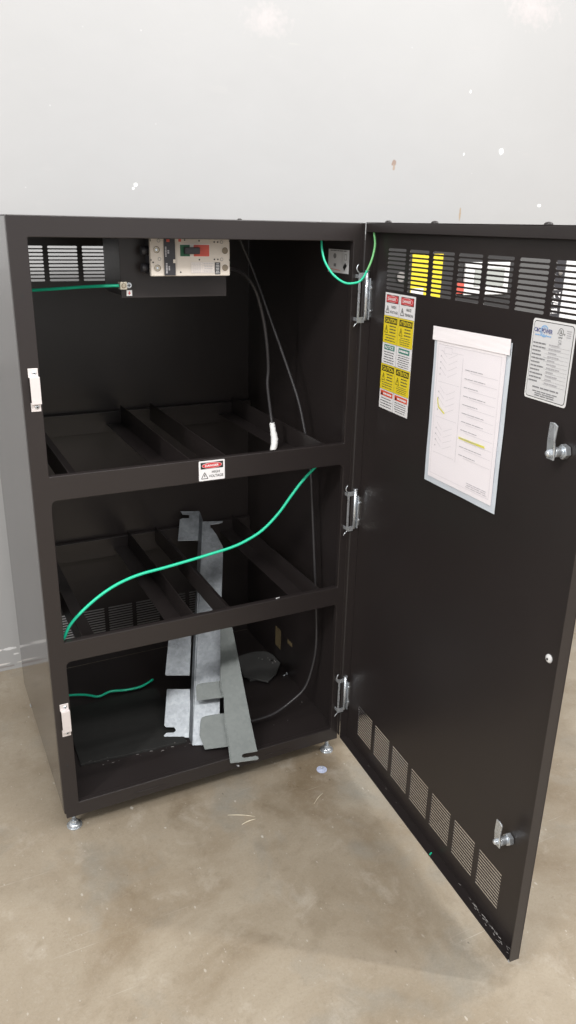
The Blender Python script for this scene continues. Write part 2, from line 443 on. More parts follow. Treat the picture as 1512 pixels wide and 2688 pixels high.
xz = lambda y: (lambda a, b: (a, y, b))
outer = [(.004, ZB), (W-.001, ZB), (W, ZT), (0, ZT), (0, .068), (.004, .066)]
h1 = rrect(XL, S1T, XR, ZO, (.0, .0, .004, .004))
h2 = rrect(XL, S2T, XR, S1B, (0, 0, .012, .012))
h3 = rrect(XL, SP, XR, S2B, (0, 0, .012, .012))
plate(outer, [h1, h2, h3], .014, 'front_frame', cab, 'paint', .0016, xz(0.), (0, -1, 0))

M['paint_side'].node_tree.nodes['Principled BSDF'].inputs['IOR'].default_value = 1.85
# side, top, back, pan
MB().use('paint_side').box(0, .002, .0145, DP, .066, ZT-.0025).build('side_panel', cab)
MB().use('paint').box(.758, .760, .0145, DP, .066, ZT-.0025).build('side_panel', cab)
MB().use('paint').box(0, .760, .0145, DP, ZT-.002, ZT).build('top_panel', cab, .0008)
MB().use('paint').box(.0025, .7575, .0145, DP-.0025, .081, .085).build('bottom_pan', cab)
def vent(x, w, z0, z1, n):
    p = (z1-z0)/n
    return [slot(x, z0+p*i+p*.19, x+w, z0+p*i+p*.81) for i in range(n)]
bh = [[], [], []]
for i in range(7):
    if i in (0, 1, 2, 3): bh[2] += vent(.0005+.0898*i if i else .009, .0775 if i else .069, 1.2645, 1.358, 10)
    bh[0] += vent(.0065+.0898*i, .0775, .1775, .2735, 11)
reg = lambda a, c: [(.0025, a), (.7575, a), (.7575, c), (.0025, c)]
plate([reg(.0855, .45), reg(.45, 1.0), reg(1.0, ZT-.0025)], bh, .002, 'back_panel', cab, 'paint', 0, xz(DP-.002), (0, -1, 0))

# shelf runners (angle section) and rear cross rails
def runner(x, side, zt):
    b = MB().use('paint'); h = .054; t = .0022; y0, y1 = .0155, .610
    b.box(x, x+t, y0, y1, zt-h, zt-.001)
    if side > 0: b.box(x+t, x+.046, y0, y1, zt-h, zt-h+t)
    else: b.box(x-.044, x, y0, y1, zt-h, zt-h+t)
    b.box(x-.006 if side < 0 else x+t, x if side < 0 else x+.009, y0+.001, y0+.003, zt-h+t+.001, zt-.002)
    return b.build('shelf_runner', cab, .0006)
for zt in (S1T, S2T):
    for x, sd in ((.078, 1), (.345, -1), (.432, 1), (.692, -1)): runner(x, sd, zt)
    MB().use('paint').box(.003, .757, .6105, .625, zt-.078, zt-.018).build('rear_rail', cab, .001)

# hats for the latches on the left stile
def strike(x0, x1, z0, z1):
    b = MB().use('alu'); t = .0016; d = .009; k = .018
    xm0, xm1 = x0+.001, x1+.001
    b.box(x0, x1, -t, -.0002, z1-k, z1); b.box(x0, x1, -t, -.0002, z0, z0+k)
    b.box(xm0, xm1, -d-t, -d, z0+k-.002, z1-k+.002)
    b.box(xm0, xm1, -d, -t-.0002, z1-k, z1-k+.0018); b.box(xm0, xm1, -d, -t-.0002, z0+k-.0018, z0+k)
    o = b.build('latch_strike', cab, .0005)
    for z in (z1-k*.5, z0+k*.5):
        q = MB().use('zinc').dome(((x0+x1)/2+.002, -t, z), (0, -1, 0), .0045, .0022)
        q.use('black').cyl(((x0+x1)/2+.002, -t-.0021, z), ((x0+x1)/2+.002, -t-.0026, z), .0016, 8)
        q.build('screw', o)
strike(.0135, .0325, 1.062, 1.148); strike(.0125, .032, .289, .377)
for z in (1.285, .204):
    MB().use('black').cyl((.0172, -.0004, z), (.0172, .0002, z), .0032, 12).build('screw_hole', cab)
# embossed slots on the sill
for x0, x1, z in ((.17, .25, .069), (.537, .612, .0665), (.655, .70, .0885)):
    MB().use('paint').box(x0, x1, -.0012, -.0002, z-.0018, z+.0018).build('sill_tab', cab, .0005)

# levelling feet
def foot(x, y):
    b = MB().use('zinc')
    b.cyl((x, y, .0095), (x, y, .075), .0052, 14); b.cyl((x, y, .0), (x, y, .004), .0185, 28); b.cyl((x, y, .004), (x, y, .0095), .0175, 28, .008)
    b.cyl((x, y, .0115), (x, y, .018), .0085, 6)
    return b.build('levelling_foot', cab)
for x, y in ((.025, .03), (.743, .026), (.025, .60), (.737, .60)): foot(x, y)

MB().use('paint').box(.7600, .7620, -.0098, -.0003, .070, ZT-.0005).build('hinge_strip', cab, .0006)
# hinges
def hinge(z0, z1):
    b = MB().use('zinc'); h = z1-z0
    b.box(.7475, .7525, -.0165, -.0135, z0, z1)
    b.box(.7525, .7665, -.0165, -.014, z1-.011, z1); b.box(.7525, .7665, -.0165, -.014, z0, z0+.013)
    for q in (z0+.004, z1-.012): b.box(.7475, .7500, -.0135, .0, q, q+.008)
    b.tube([(.7475, -.016, z1), (.742, -.018, z1+.004), (.7395, -.018, z1+.010), (.742, -.018, z1+.0165), (.7455, -.016, z1+.018)], .0014, 8, 4)
    b.tube([(.7475, -.016, z0), (.742, -.017, z0-.003), (.7395, -.016, z0-.008)], .0012, 8, 4)
    o = b.build('hinge', cab, .0005)
    MB().use('zinc').cyl((.7695, -.0152, z0+.006), (.7695, -.0152, z1+.003), .0042, 14).cyl((.7695, -.0152, z1+.003), (.7695, -.0152, z1+.0055), .0055, 14).build('hinge_pin', o)
    c = MB().use('zinc')
    c.box(.7750, .7766, -.0215, -.0110, z0+.007, z1-.012)
    c.box(.7768, .7885, -.0142, -.0122, z0+.012, z1-.018)
    c.box(.7887, .7900, -.0200, -.0122, z0+.012, z1-.018)
    for z in (z0+.026, z1-.034): c.dome((.7825, -.0143, z), (0, -1, 0), .0042, .003)
    c.build('hinge_leaf', o, .0004)
hinge(1.212, 1.323); hinge(.694, .800); hinge(.151, .258)

# small plate with pictograms on the right inner wall
d = Decal((.7572, .147, 1.316), (0, -1, 0), (0, 0, 1), (-1, 0, 0))
d.slab('foil', 0, 0, .098, .053, .0008)
d.ell('grey_ink', .032, .038, .007, .006, 1); d.frame('grey_ink', .078, .030, .088, .043, .0012, 1)
d.rect('grey_ink', .028, .014, .039, .021, 1); d.poly('black', [(.072, .014), (.082, .024), (.090, .018), (.079, .006)], 1)
d.line('orange', (.014, .008), (.060, .006), .0012, 1); d.lines('grey_ink', .008, .092, .052, .048, 1, 1, .5)
d.build('pictogram_plate', cab)
MB().use('tan').box(.7565, .7575, .368, .405, .145, .212).build('tape_strip', cab)
MB().use('tan').box(.7567, .7575, .288, .318, .196, .208).build('tape_strip', cab)

# danger label on the first shelf
def danger_label():
    d = Decal((.362, -.0008, .8725), (1, 0, 0), (0, 0, 1), (0, -1, 0)); w, h = .0625, .0465
    d.slab('white', 0, 0, w, h, .0007, .002)
    d.rect('black', .004, .0275, w-.004, h-.0035, 1)
    d.ell('white', w/2, .0352, .0245, .0070, 2); d.ell('red', w/2, .0352, .0237, .0063, 3)
    d.text('white', 'DANGER', w/2-.0165, .0325, w/2+.0165, .0379, 4, .03)
    d.tri_sign('black', .0135, .005, .016, .0145, 1)
    d.text('black', 'HIGH', .031, .0165, .050, .0225, 1, .015); d.text('black', 'VOLTAGE', .0235, .0068, .0585, .0130, 1, .015)
    return d.build('danger_label', cab)
danger_label()

# breaker mounting plate + breaker
b = MB().use('paint')
b.box(.238, .480, .120, .1222, 1.266, ZT-.003); b.box(.238, .2402, .1222, .26, 1.272, ZT-.003); b.box(.4778, .480, .1222, .26, 1.266, ZT-.003)
mp_ = b.build('mounting_plate', cab, .0006)
b = MB().use('brass'); b.box(.2315, .246, .100, .1195, 1.2855, 1.3005)
b.use('beige_dark').cyl((.2388, .0993, 1.293), (.2388, .1005, 1.293), .0052, 16); b.use('brass').cyl((.2388, .0985, 1.293), (.2388, .1003, 1.2932), .0034, 12)
b.build('ground_lug', mp_, .0004)
b = MB().use('zinc'); b.cyl((.2535, .112, 1.293), (.2535, .1195, 1.293), .0058, 16); b.use('black').box(.2498, .2572, .1112, .1118, 1.2922, 1.2938).box(.2527, .2543, .1108, .1112, 1.2893, 1.2967)
b.build('screw', mp_)
b = MB().use('white2').box(.249, .261, .1178, .1195, 1.2705, 1.2825); b.use('red').box(.2543, .2557, .1172, .1177, 1.273, 1.280).box(.252, .258, .1168, .1171, 1.2758, 1.2772)
b.build('ground_symbol_tag', mp_)

bx0, bx1, bz0, by = .2905, .469, 1.3135, .07
brk = MB().use('beige').box(bx0, bx1, by, by+.011, bz0, 1.424).build('circuit_breaker', cab, .0022)
MB().use('charcoal').box(bx0+.003, bx1-.003, by+.0112, .1195, bz0+.003, 1.423).build('breaker_base', brk, .001)
for z in (1.3295, 1.364): MB().use('charcoal').cyl((bx0-.012, by+.028, z), (bx0+.0028, by+.028, z), .009, 16).build('terminal_boss', brk)
def BX(px): return (px-130)/1220*(bx1-bx0)
def BZ(py): return (662-py)/565*.0755
def FD(): return Decal((bx0, by-.0003, bz0), (1, 0, 0), (0, 0, 1), (0, -1, 0), .0003)
def br(d, m, x0, y0, x1, y1, l=1): d.rect(m, BX(x0), BZ(y1), BX(x1), BZ(y0), l); return d
d = FD(); br(d, 'beige_light', 565, 170, 1028, 368, 1); br(d, 'bgreen', 572, 185, 720, 360, 2); br(d, 'bred', 780, 185, 1020, 360, 2); d.build('switch_window', brk)
br(FD(), 'bgreen', 572, 20, 720, 80).build('switch_tab', brk)
for cx, cy in ((1268, 270), (1268, 535), (222, 262), (230, 535), (1268, 10), (222, 0)):
    FD().ell('beige_light', BX(cx), BZ(cy), .0080, .0080, 1).ell('beige_dark', BX(cx), BZ(cy), .0071, .0071, 2).build('terminal_bore', brk)
for cx, cy in ((255, 128), (260, 400), (1215, 140), (1215, 405)):
    FD().ell('grey_ink', BX(cx), BZ(cy), .0036, .0036, 1).ell('beige', BX(cx), BZ(cy), .0026, .0026, 2).build('case_screw', brk)
for cx, cy in ((1100, 140), (1155, 140), (1100, 405), (1155, 405), (865, 410), (865, 125), (645, 115), (575, 600), (165, 450)):
    FD().ell('black', BX(cx), BZ(cy), .0017, .0017, 1).build('pin_hole', brk)
br(FD(), 'bred', 550, 95, 592, 140).build('red_mark', brk)
d = FD(); br(d, 'beige_light', 735, 448, 1102, 612, 1)
d.frame('pale_ink', BX(735), BZ(612), BX(1100), BZ(448), .0004, 2); d.line('pale_ink', (BX(915), BZ(612)), (BX(915), BZ(448)), .0004, 2)
d.lines('pale_ink', BX(745), BX(900), BZ(455), BZ(608), 8, 2, .3); d.lines('pale_ink', BX(925), BX(1090), BZ(455), BZ(608), 6, 2, .3)
d.build('type_label', brk)
d = FD(); br(d, 'charcoal', 1108, 452, 1192, 636, 1); d.lines('white2', BX(1118), BX(1182), BZ(462), BZ(626), 7, 2, .4, .3); d.build('maker_label', brk)
for y0 in (95, 385):
    br(FD(), 'black', 1335, y0+15, 1352, y0+45).build('edge_notch', brk); br(FD(), 'black', 128, y0+15, 142, y0+45).build('edge_notch', brk)
b = MB().use('charcoal').box(bx0+BX(328), bx0+BX(492), by-.0035, by-.0004, bz0+.002, 1.422)
b.use('bred').box(bx0+BX(365), bx0+BX(410), by-.0042, by-.0036, bz0+BZ(145), bz0+BZ(105))
b.use('beige').box(bx0+BX(458), bx0+BX(492), by-.0041, by-.0036, bz0+BZ(460), bz0+BZ(405))
trip = b.build('trip_unit', brk, .0004)
d = Decal((bx0, by-.0038, bz0), (1, 0, 0), (0, 0, 1), (0, -1, 0), .0002)
for x0, y0, x1, y1 in ((338, 215, 362, 370), (375, 265, 400, 325), (345, 460, 370, 620), (385, 505, 405, 575)):
    n = max(2, int((y1-y0)/22)); h = (y1-y0)/n
    for k in range(n): d.rect('pale_ink', BX(x0), BZ(y0+h*k+h*.75), BX(x1), BZ(y0+h*k), 1)
d.build('trip_unit_marking', brk)
MB().use('charcoal').box(bx0+BX(625), bx0+BX(852), by-.012, by-.0012, bz0+BZ(322), bz0+BZ(222)).build('handle', brk, .0012)
for cx, cy in ((222, 262), (230, 535)):
    x, z = bx0+BX(cx), bz0+BZ(cy)
    MB().use('brass').cyl((x-.001, by-.0022, z), (x-.001, by-.0008, z), .0054, 16).use('beige_dark').cyl((x-.001, by-.0025, z), (x-.001, by-.0023, z), .0038, 14).use('zinc').cyl((x-.0012, by-.0029, z), (x-.0012, by-.0026, z), .0026, 10).build('lug_screw', brk)
MB().use('beige_dark').cyl((.4695, .096, 1.325), (.470, .096, 1.325), .006, 12).build('cable_entry', brk)

# ------------------------------------------------------------------ door
HX, HY, TH, DW = .7625, -.0105, 1.63891, .767
DT, DB = 1.430, .0625
FY = .022
dh = []
for i in range(7):
    dh += vent(.069+.0896*i, .0755, 1.291, 1.380, 10)
    dh += vent(.0615+.0917*i, .0765, .110, .204, 12)
door = plate([(.0, DB), (DW, DB), (DW, DT), (0, DT)], dh, .0016, 'door', cab, 'paint', 0, lambda a, c: (a, FY, c), (0, -1, 0))
door.location = (HX, HY, 0); door.rotation_euler = (0, 0, -TH)
b = MB().use('paint'); t = .0016
b.box(0, t, 0, FY-.0002, DB+t+.0002, DT-t-.0002); b.box(DW-t, DW, 0, FY-.0002, DB, DT-t-.0002)
b.box(0, DW-t-.0002, 0, FY-.0002, DB, DB+t); b.box(0, DW, 0, FY-.0002, DT-t, DT)
b.box(t+.0002, DW-t-.0002, 0, .0014, DT-.0205, DT-t-.0002)
b.build('door_flange', door, .0007)
# worn paint on the flange corner, screws on top
MB().use('zinc').box(DW-.0035, DW+.0003, -.0004, .0003, DB-.0003, DB+.005).build('worn_corner', door)
for s_ in (.08, .262, .59):
    MB().use('paint').dome((s_, .011, DT), (0, 0, 1), .0075, .0045).build('door_top_screw', door)
MB().use('paint').dome((.555, .22, ZT), (0, 0, 1), .006, .004).build('top_screw', cab)
MB().use('white2').dome((.724, FY-.0002, .724), (0, -1, 0), .0085, .0045).use('black').cyl((.724, FY-.0052, .724), (.724, FY-.0042, .724), .0022, 10).build('bumper_screw', door)
# bent dust line: shavings on the flange
dN = (0, -1, 0)
# cam latches
def latch(s_, z):
    b = MB().use('zinc')
    b.cyl((s_+.004, FY-.001, z), (s_+.004, FY-.011, z), .0125, 6); b.cyl((s_+.003, FY-.0112, z), (s_+.003, FY-.0265, z), .0085, 14)
    # cam arm, slightly dog-legged
    prof = [(-.0085, -.012), (.0085, -.012), (.0095, .004), (.0085, .020), (.0095, .034), (.0105, .045), (.002, .049), (-.0075, .048), (-.0085, .020)]
    y0, y1 = FY-.0295, FY-.0268
    A = [b.bm.verts.new((s_+p, y0-(.003 if q > .015 else 0), z+q)) for p, q in prof]; B = [b.bm.verts.new((s_+p, y1-(.003 if q > .015 else 0), z+q)) for p, q in prof]
    n = len(prof)
    for c in (A, B[::-1]): b.bm.faces.new(c)
    for i in range(n): b.bm.faces.new((A[i], B[i], B[(i+1) % n], A[(i+1) % n]))
    b.cyl((s_-.001, y0-.0002, z-.002), (s_-.001, y0-.0055, z-.002), .0062, 6); b.dome((s_-.001, y0-.0055, z-.002), (0, -1, 0), .005, .0025)
    return b.build('cam_latch', door, .0006)
latch(.687, 1.0885); latch(.694, .3055)

# long warning label strip
def strip_label():
    w, h = .1275, .2575
    d = Decal((.0695, FY-.0006, 1.0285), (1, 0, 0), (0, 0, 1), (0, -1, 0))
    d.slab('white', 0, 0, w, h, .0005)
    fr = [0, .189, .421, .603, .828, 1.0]; cw = w/2
    vt = lambda f: h*(1-f)
    for r in range(5):
        t0, t1 = vt(fr[r]), vt(fr[r+1])
        if r in (1, 3): d.rect('yellow', 0, t1, w, t0, 1)
        if r: d.line('grey_ink', (0, t0), (w, t0), .0006, 2)
        for c in range(2):
            u = cw*c; hh = t0-t1
            if r == 0:
                d.rect('black', u+.006, t0-.021, u+cw-.005, t0-.004, 2); d.ell('white', u+cw/2, t0-.0125, .0245, .0080, 3); d.ell('red', u+cw/2, t0-.0125, .0265, .0078, 3)
                d.rect('red', u+.0075, t0-.0198, u+cw-.0065, t0-.0052, 4)
                d.ell('white', u+cw/2, t0-.0125, .0235, .0066, 5); d.ell('red', u+cw/2, t0-.0125, .0228, .0060, 6)
                d.text('white', 'DANGER', u+cw/2-.0175, t0-.0155, u+cw/2+.0175, t0-.0095, 7, .03)
                d.tri_sign('black', u+.013, t1+.006, .015, .015, 2)
                a, bb = (('HIGH', 'VOLTAGE'), ('HAUTE', 'TENSION'))[c]
                d.text('black', a, u+.030, t1+.0165, u+.050, t1+.0225, 2, .01); d.text('black', bb, u+.0235, t1+.006, u+.058, t1+.0115, 2, .01)
            elif r in (1, 3):
                d.rect('black', u+.005, t0-.0165, u+cw-.005, t0-.0035, 2)
                d.text('yellow', ('CAUTION', 'ATTENTION')[c], u+.008, t0-.0145, u+cw-.008, t0-.0055, 3, .03)
                d.tri_sign('black', u+.013, t0-.037, .014, .016, 2)
                d.lines('soft_ink', u+.026, u+cw-.008, t0-.0185, t0-.038, 3, 2, .34)
                d.lines('soft_ink', u+.008, u+cw-.008, t0-.039, t1+.003, (3, 4)[c], 2, .28)
            elif r == 2:
                d.rect('teal', u+.009, t0-.0145, u+cw-.009, t0-.0035, 2)
                if c == 0: d.text('white', 'NOTICE', u+.013, t0-.0125, u+cw-.013, t0-.0055, 3, .03)
                else: d.lines('white', u+.013, u+cw-.013, t0-.0065, t0-.0115, 1, 3, .9, 0)
                d.lines('soft_ink', u+.007, u+cw-.007, t0-.017, t1+.002, (5, 6)[c], 2, .28)
            else:
                d.rect('orange', u+.005, t0-.0145, u+cw-.004, t0-.003, 2)
                d.poly('black', [(u+.007, t0-.0135), (u+.016, t0-.0135), (u+.0115, t0-.0045)], 3)
                d.lines('white', u+.018, u+cw-.008, t0-.0065, t0-.0115, 1, 3, .8, 0)
                d.lines('soft_ink', u+.006, u+cw-.006, t0-.017, t1+.003, (4, 5)[c], 2, .28)
    d.line('grey_ink', (cw, 0), (cw, h), .0006, 2)
    return d.build('warning_label', door)
strip_label()

def nameplate():
    w, h = .102, .1315
    d = Decal((.5715, FY-.0008, 1.1545), (1, 0, 0), (0, 0, 1), (0, -1, 0))
    d.slab('white2', 0, 0, w, h, .0007, .005)
    e = .0032
    d.poly('black', rrect(e, e, w-e, h-e, .006), 1); d.poly('foil', rrect(e+.0011, e+.0011, w-e-.0011, h-e-.0011, .0052), 2)
    d.ring('lblue', .0305, .1130, .0098, .0024, 3, .5, 5.6); d.ring('lblue', .0305, .1130, .0062, .0012, 3, 1, 5)
    d.text('blue', 'C&C', .0060, .1105, .0215, .1172, 4, .02); d.text('blue', 'POWER', .0245, .1100, .0505, .1172, 4, .02)
    d.lines('lblue', .009, .049, .1072, .1045, 1, 4, .7, 0)
    d.ring('black', .0700, .1165, .0058, .0007, 4); d.text('black', 'UL', .0675, .1138, .0728, .1193, 4, .01)
    d.text('black', 'c', .0618, .1125, .0637, .1148, 4, .01); d.text('black', 'us', .0765, .1125, .0800, .1148, 4, .01); d.text('black', 'LISTED', .0655, .1065, .0748, .1088, 4, .015)
    d.lines('pale_ink', .083, .094, .121, .108, 4, 4, .4)
    d.frame('grey_ink', .067, .099, .073, .1035, .0006, 4); d.line('grey_ink', (.066, .0955), (.074, .0985), .0008, 4)
    v = .0925
    for i in range(11):
        d.line('grey_ink', (.007+random.uniform(.025, .05), v-.0018), (.095, v-.0018), .00025, 4)
        d.lines('grey_ink', .007, .007+random.uniform(.02, .034), v+.0022, v-.0012, 1, 4, .65, 0, False)
        d.lines('pale_ink', .046, .046+random.uniform(.012, .034), v+.0022, v-.0012, 1, 4, .6, 0, False)
        v -= .0062
    d.lines('grey_ink', .018, .084, .0235, .019, 1, 4, .5, .1); d.lines('grey_ink', .018, .084, .0165, .0065, 3, 4, .5, .3)
    return d.build('rating_nameplate', door)
nameplate()

# shavings and dirt on the door's bottom flange
b = MB().use('debris')
for i in range(46):
    s_ = random.choice((random.uniform(.60, .755), random.uniform(.62, .70), random.uniform(.02, .75) if i % 4 == 0 else random.uniform(.66, .755)))
    y = FY-.0035-abs(random.gauss(0, .004)); z = DB+t+.0008
    a = random.uniform(-.6, .6); L = random.uniform(.003, .012)
    b.tube([(s_, y, z), (s_+L*math.cos(a)*.5, y+L*math.sin(a)*.3-.001, z+.002), (s_+L*math.cos(a), min(y+L*math.sin(a)*.5, FY-.002), z+.0005)], random.uniform(.0003, .0009), 5, 2)
sh = b.build('metal_shavings', None, -1); sh.location = (HX, HY, 0); sh.rotation_euler = (0, 0, -TH)
tag(sh, 'pale metal shavings and dirt lying along the bottom lip of the open door', 'shavings', None, 'stuff')
b = MB().use('green').box(-.004, .004, -.0015, .0015, 0, .003); gch = b.build('wire_offcut', None, .0005)
_c, _s = math.cos(-TH), math.sin(-TH)
dl = lambda s_, y, z: (HX+s_*_c-y*_s, HY+s_*_s+y*_c, z)
gch.location = dl(.47, .006, DB+t+.0003); gch.rotation_euler = (0, 0, .4)
tag(gch, 'tiny green wire offcut lying on the bottom lip of the door', 'wire offcut')

# ------------------------------------------------------------------ document pouch
pouch = empty('document_pouch', dl(.405, FY-.001, .92))
pouch.rotation_euler = (0, 0, -TH)
tag(pouch, 'clear plastic document pouch taped to the inside of the open door', 'document pouch')
def sheet(name, m, c4, y, nx=10, nz=12, amp=.0, parent=pouch):
    bl, br_, tr, tl = [Vector((a-.405, 0, c-.92)) for a, c in c4]
    mb = MB().use(m); vs = []
    for j in range(nz+1):
        row = []
        for i in range(nx+1):
            u, v = i/nx, j/nz
            p = bl*(1-u)*(1-v)+br_*u*(1-v)+tr*u*v+tl*(1-u)*v
            p.y = y-amp*(math.sin(u*9+v*5)*math.sin(v*11+u*2)+1)*.5
            row.append(mb.bm.verts.new(p))
        vs.append(row)
    for j in range(nz):
        for i in range(nx):
            f = mb.bm.faces.new((vs[j][i], vs[j][i+1], vs[j+1][i+1], vs[j+1][i])); f.material_index = 0; f.smooth = True
    return mb.build(name, parent, -1)
sheet('pouch_back', 'sleeve', [(.2885, .9185), (.5325, .924), (.527, 1.238), (.284, 1.232)], -.0005, amp=.0012)
sheet('paper_sheet', 'paper', [(.3035, .932), (.5215, .937), (.5165, 1.2275), (.2955, 1.2225)], -.0028, amp=.0006)
sheet('pouch_flap', 'paper', [(.2815, 1.2115), (.5275, 1.217), (.5265, 1.2445), (.281, 1.2385)], -.0050, amp=.0004)
d = Decal((.3035-.405, -.0042, .932-.92), (.99974, 0, .0229), (-.0275, 0, .9996), (0, -1, 0), .0001)
PW, PH = .218, .286
d.frame('faint_ink', .008, .010, PW-.008, PH-.012, .0004, 0)
d.rect('faint_ink', .094, .052, .0947, PH-.03, 0)
for k, v0 in enumerate((.062, .136, .210-.003)):
    d.line('faint_ink', (.014, v0-.006), (.088, v0-.006), .0004, 0)
    for q in range(4):
        y0 = v0+.006+q*.012
        d.line('faint_ink', (.022, y0+.014), (.040, y0+.002), .0005, 0); d.line('faint_ink', (.046, y0), (.076, y0+.012), .0004, 0)
        d.rect('faint_ink', .018, y0+.001, .021, y0+.004, 0)
d.frame('faint_ink', .030, .258, .056, .270, .0004, 0); d.line('faint_ink', (.016, .262), (.030, .262), .0004, 0); d.line('faint_ink', (.056, .262), (.094, .262), .0004, 0)
d.line('hl', (.017, .168), (.022, .150), .0028, 1); d.line('hl', (.022, .150), (.045, .140), .0032, 1)
v = .236
for k in range(11):
    if k == 8: d.rect('hl', .100, v-.0022, .184, v+.0018, 0)
    d.lines('pale_ink', .104, .104+random.uniform(.04, .075), v+.0014, v-.0010, 1, 2, .5, 0, False); d.line('faint_ink', (.120, v-.004), (.205, v-.004), .0004, 1)
    v -= .0165
d.lines('faint_ink', .135, .205, .024, .012, 3, 0, .35)
d.build('paper_print', pouch)
sheet('pouch_front', 'film', [(.289, .9188), (.532, .9242), (.5266, 1.2125), (.2845, 1.2075)], -.0058, amp=.0022)

# ------------------------------------------------------------------ cables and wires
def wire(name, pts, r, m, label, cat, seg=12):
    o = MB().use(m).tube(pts, r, seg).build(name, None, -1); return tag(o, label, cat)
wire('grounding_wire', [(.022,.042,.495),(.034,.038,.513),(.042,.035,.527),(.056,.035,.554),(.082,.035,.581),(.12,.035,.61),(.157,.035,.631),(.195,.035,.645),(.233,.035,.653),(.284,.035,.658),(.349,.035,.666),(.393,.035,.672),(.454,.035,.681),(.495,.035,.693),(.538,.035,.714),(.58,.035,.751),(.614,.035,.792),(.644,.035,.827),(.676,.035,.856),(.703,.035,.877),(.72,.035,.892)], .0036, 'green',
     'long bright green ground wire curving across the middle shelf opening', 'wire')
wire('grounding_wire', [(.02,.45,.11),(.06,.45,.105),(.104,.448,.105),(.149,.43,.105),(.181,.409,.1035),(.219,.418,.105),(.262,.407,.105),(.309,.406,.105),(.353,.427,.106)], .0036, 'green',
     'short wavy green wire lying on the cabinet floor at the left', 'wire')
wire('grounding_wire', [(.02,.215,1.276),(.067,.20,1.279),(.12,.18,1.283),(.16,.16,1.287),(.20,.13,1.291),(.232,.109,1.293)], .0034, 'green',
     'dark green ground wire running to the lug beside the breaker, under the top vent', 'wire')
o = MB().use('green').tube([(.672,.035,1.42),(.673,.03,1.39),(.673,.025,1.367),(.677,.015,1.343),(.69,0,1.318),(.709,-.02,1.302),(.729,-.035,1.303),(.741,-.04,1.311),(.751,-.044,1.33)], .0025, 12).use('greenstripe').tube([(.7505,-.044,1.329),(.758,-.045,1.346),(.764,-.044,1.362),(.770,-.040,1.386),(.769,-.035,1.411),(.774,-.032,1.418)], .0025, 12).build('bonding_wire', None, -1)
tag(o, 'looped green bonding wire hanging from cabinet top across to the open door', 'wire')

bc1 = [(.476,.098,1.325),(.495,.13,1.325),(.545,.17,1.31),(.583,.19,1.272),(.608,.2,1.209),(.625,.21,1.137),(.634,.22,1.073),(.632,.22,1.034),(.637,.21,.965),(.638,.2,.932)]
c1 = empty('battery_cable', (.638, .2, .87)); tag(c1, 'black battery cable ending in a white taped tip above the upper shelf', 'cable')
off = Vector((.638, .2, .87))
MB().use('jacket').tube([Vector(p)-off for p in bc1], .0040, 12).build('cable_jacket', c1, -1)
tp = [(.6375,.2005,.938),(.638,.2,.932),(.640,.197,.915),(.6415,.193,.895),(.639,.189,.88),(.634,.186,.868),(.632,.185,.862)]
o = MB().use('tape').tube([Vector(p)-off for p in tp], 0, 14, 5, [.0058,.0068,.0076,.0094,.0092,.0072,.003]).build('white_tape', c1, -1)
for v in o.data.vertices: v.co += Vector((random.uniform(-1, 1), random.uniform(-1, 1), random.uniform(-1, 1)))*.0007
MB().use('tape').dome(Vector((.6325, .198, .9345))-off, (-.6, -.3, .5), .0022, .004, 8, 3).build('tape_end', c1)
wire('battery_cable', [(.575,.3,1.42),(.592,.3,1.379),(.621,.3,1.32),(.644,.28,1.247),(.669,.25,1.154),(.695,.22,1.059),(.71,.19,.984),(.717,.16,.899),(.718,.13,.813),(.721,.12,.72),(.723,.1,.562),(.728,.09,.427),(.732,.09,.318),(.728,.1,.24),(.708,.105,.172),(.662,.11,.131),(.603,.1,.115),(.536,.09,.12),(.509,.085,.13)], .0035, 'jacket',
     'long black cable running down the right side and curling behind the leaning bracket', 'cable')

# ------------------------------------------------------------------ galvanised brackets
def strip3(polys, thick, name, label, cat, m='galv', webs=1):
    """a folded sheet: each item is a planar outline in 3-D; all pieces are one steel strip"""
    bm = bmesh.new()
    for k, P in enumerate(polys):
        P = [Vector(p) for p in P]
        n = Vector((0, 0, 0))
        for i in range(len(P)):
            a, c = P[i], P[(i+1) % len(P)]; n += a.cross(c)
        n.normalize()
        if n.y > 0: n = -n
        cen = sum(P, Vector())/len(P); P = [p-n*((p-cen).dot(n)) for p in P]
        vs = [bm.verts.new(p) for p in P]
        es = [bm.edges.new((vs[i], vs[(i+1) % len(vs)])) for i in range(len(vs))]
        r = bmesh.ops.triangle_fill(bm, use_beauty=True, use_dissolve=False, edges=es, normal=n)
        fs = [g for g in r['geom'] if isinstance(g, bmesh.types.BMFace)]
        for f in fs:
            f.normal_update()
            if f.normal.dot(n) < 0: f.normal_flip()
        ex = bmesh.ops.extrude_face_region(bm, geom=fs)
        bmesh.ops.translate(bm, verts=[g for g in ex['geom'] if isinstance(g, bmesh.types.BMVert)], vec=-n*thick)
        done = set(fs) | {f for f in bm.faces if f.material_index == 1}
        for f in bm.faces:
            f.normal_update()
            if k < len(polys)-webs and f.material_index == 0 and f not in done and abs(f.normal.dot(n)) < .3: f.material_index = 1
        for f in bm.faces:
            if f.material_index == 0: f.material_index = 2
    for f in bm.faces: f.material_index = 0 if f.material_index == 2 else 1
    bmesh.ops.recalc_face_normals(bm, faces=bm.faces)
    me = bpy.data.meshes.new(name); bm.to_mesh(me); bm.free(); me.materials.append(M[m]); me.materials.append(M['cut_edge'])
    o = bpy.data.objects.new(name, me); COL.objects.link(o)
    bv = o.modifiers.new('bevel', 'BEVEL'); bv.width = .0006; bv.segments = 2; bv.limit_method = 'ANGLE'; bv.angle_limit = math.radians(40)
    return tag(o, label, cat)
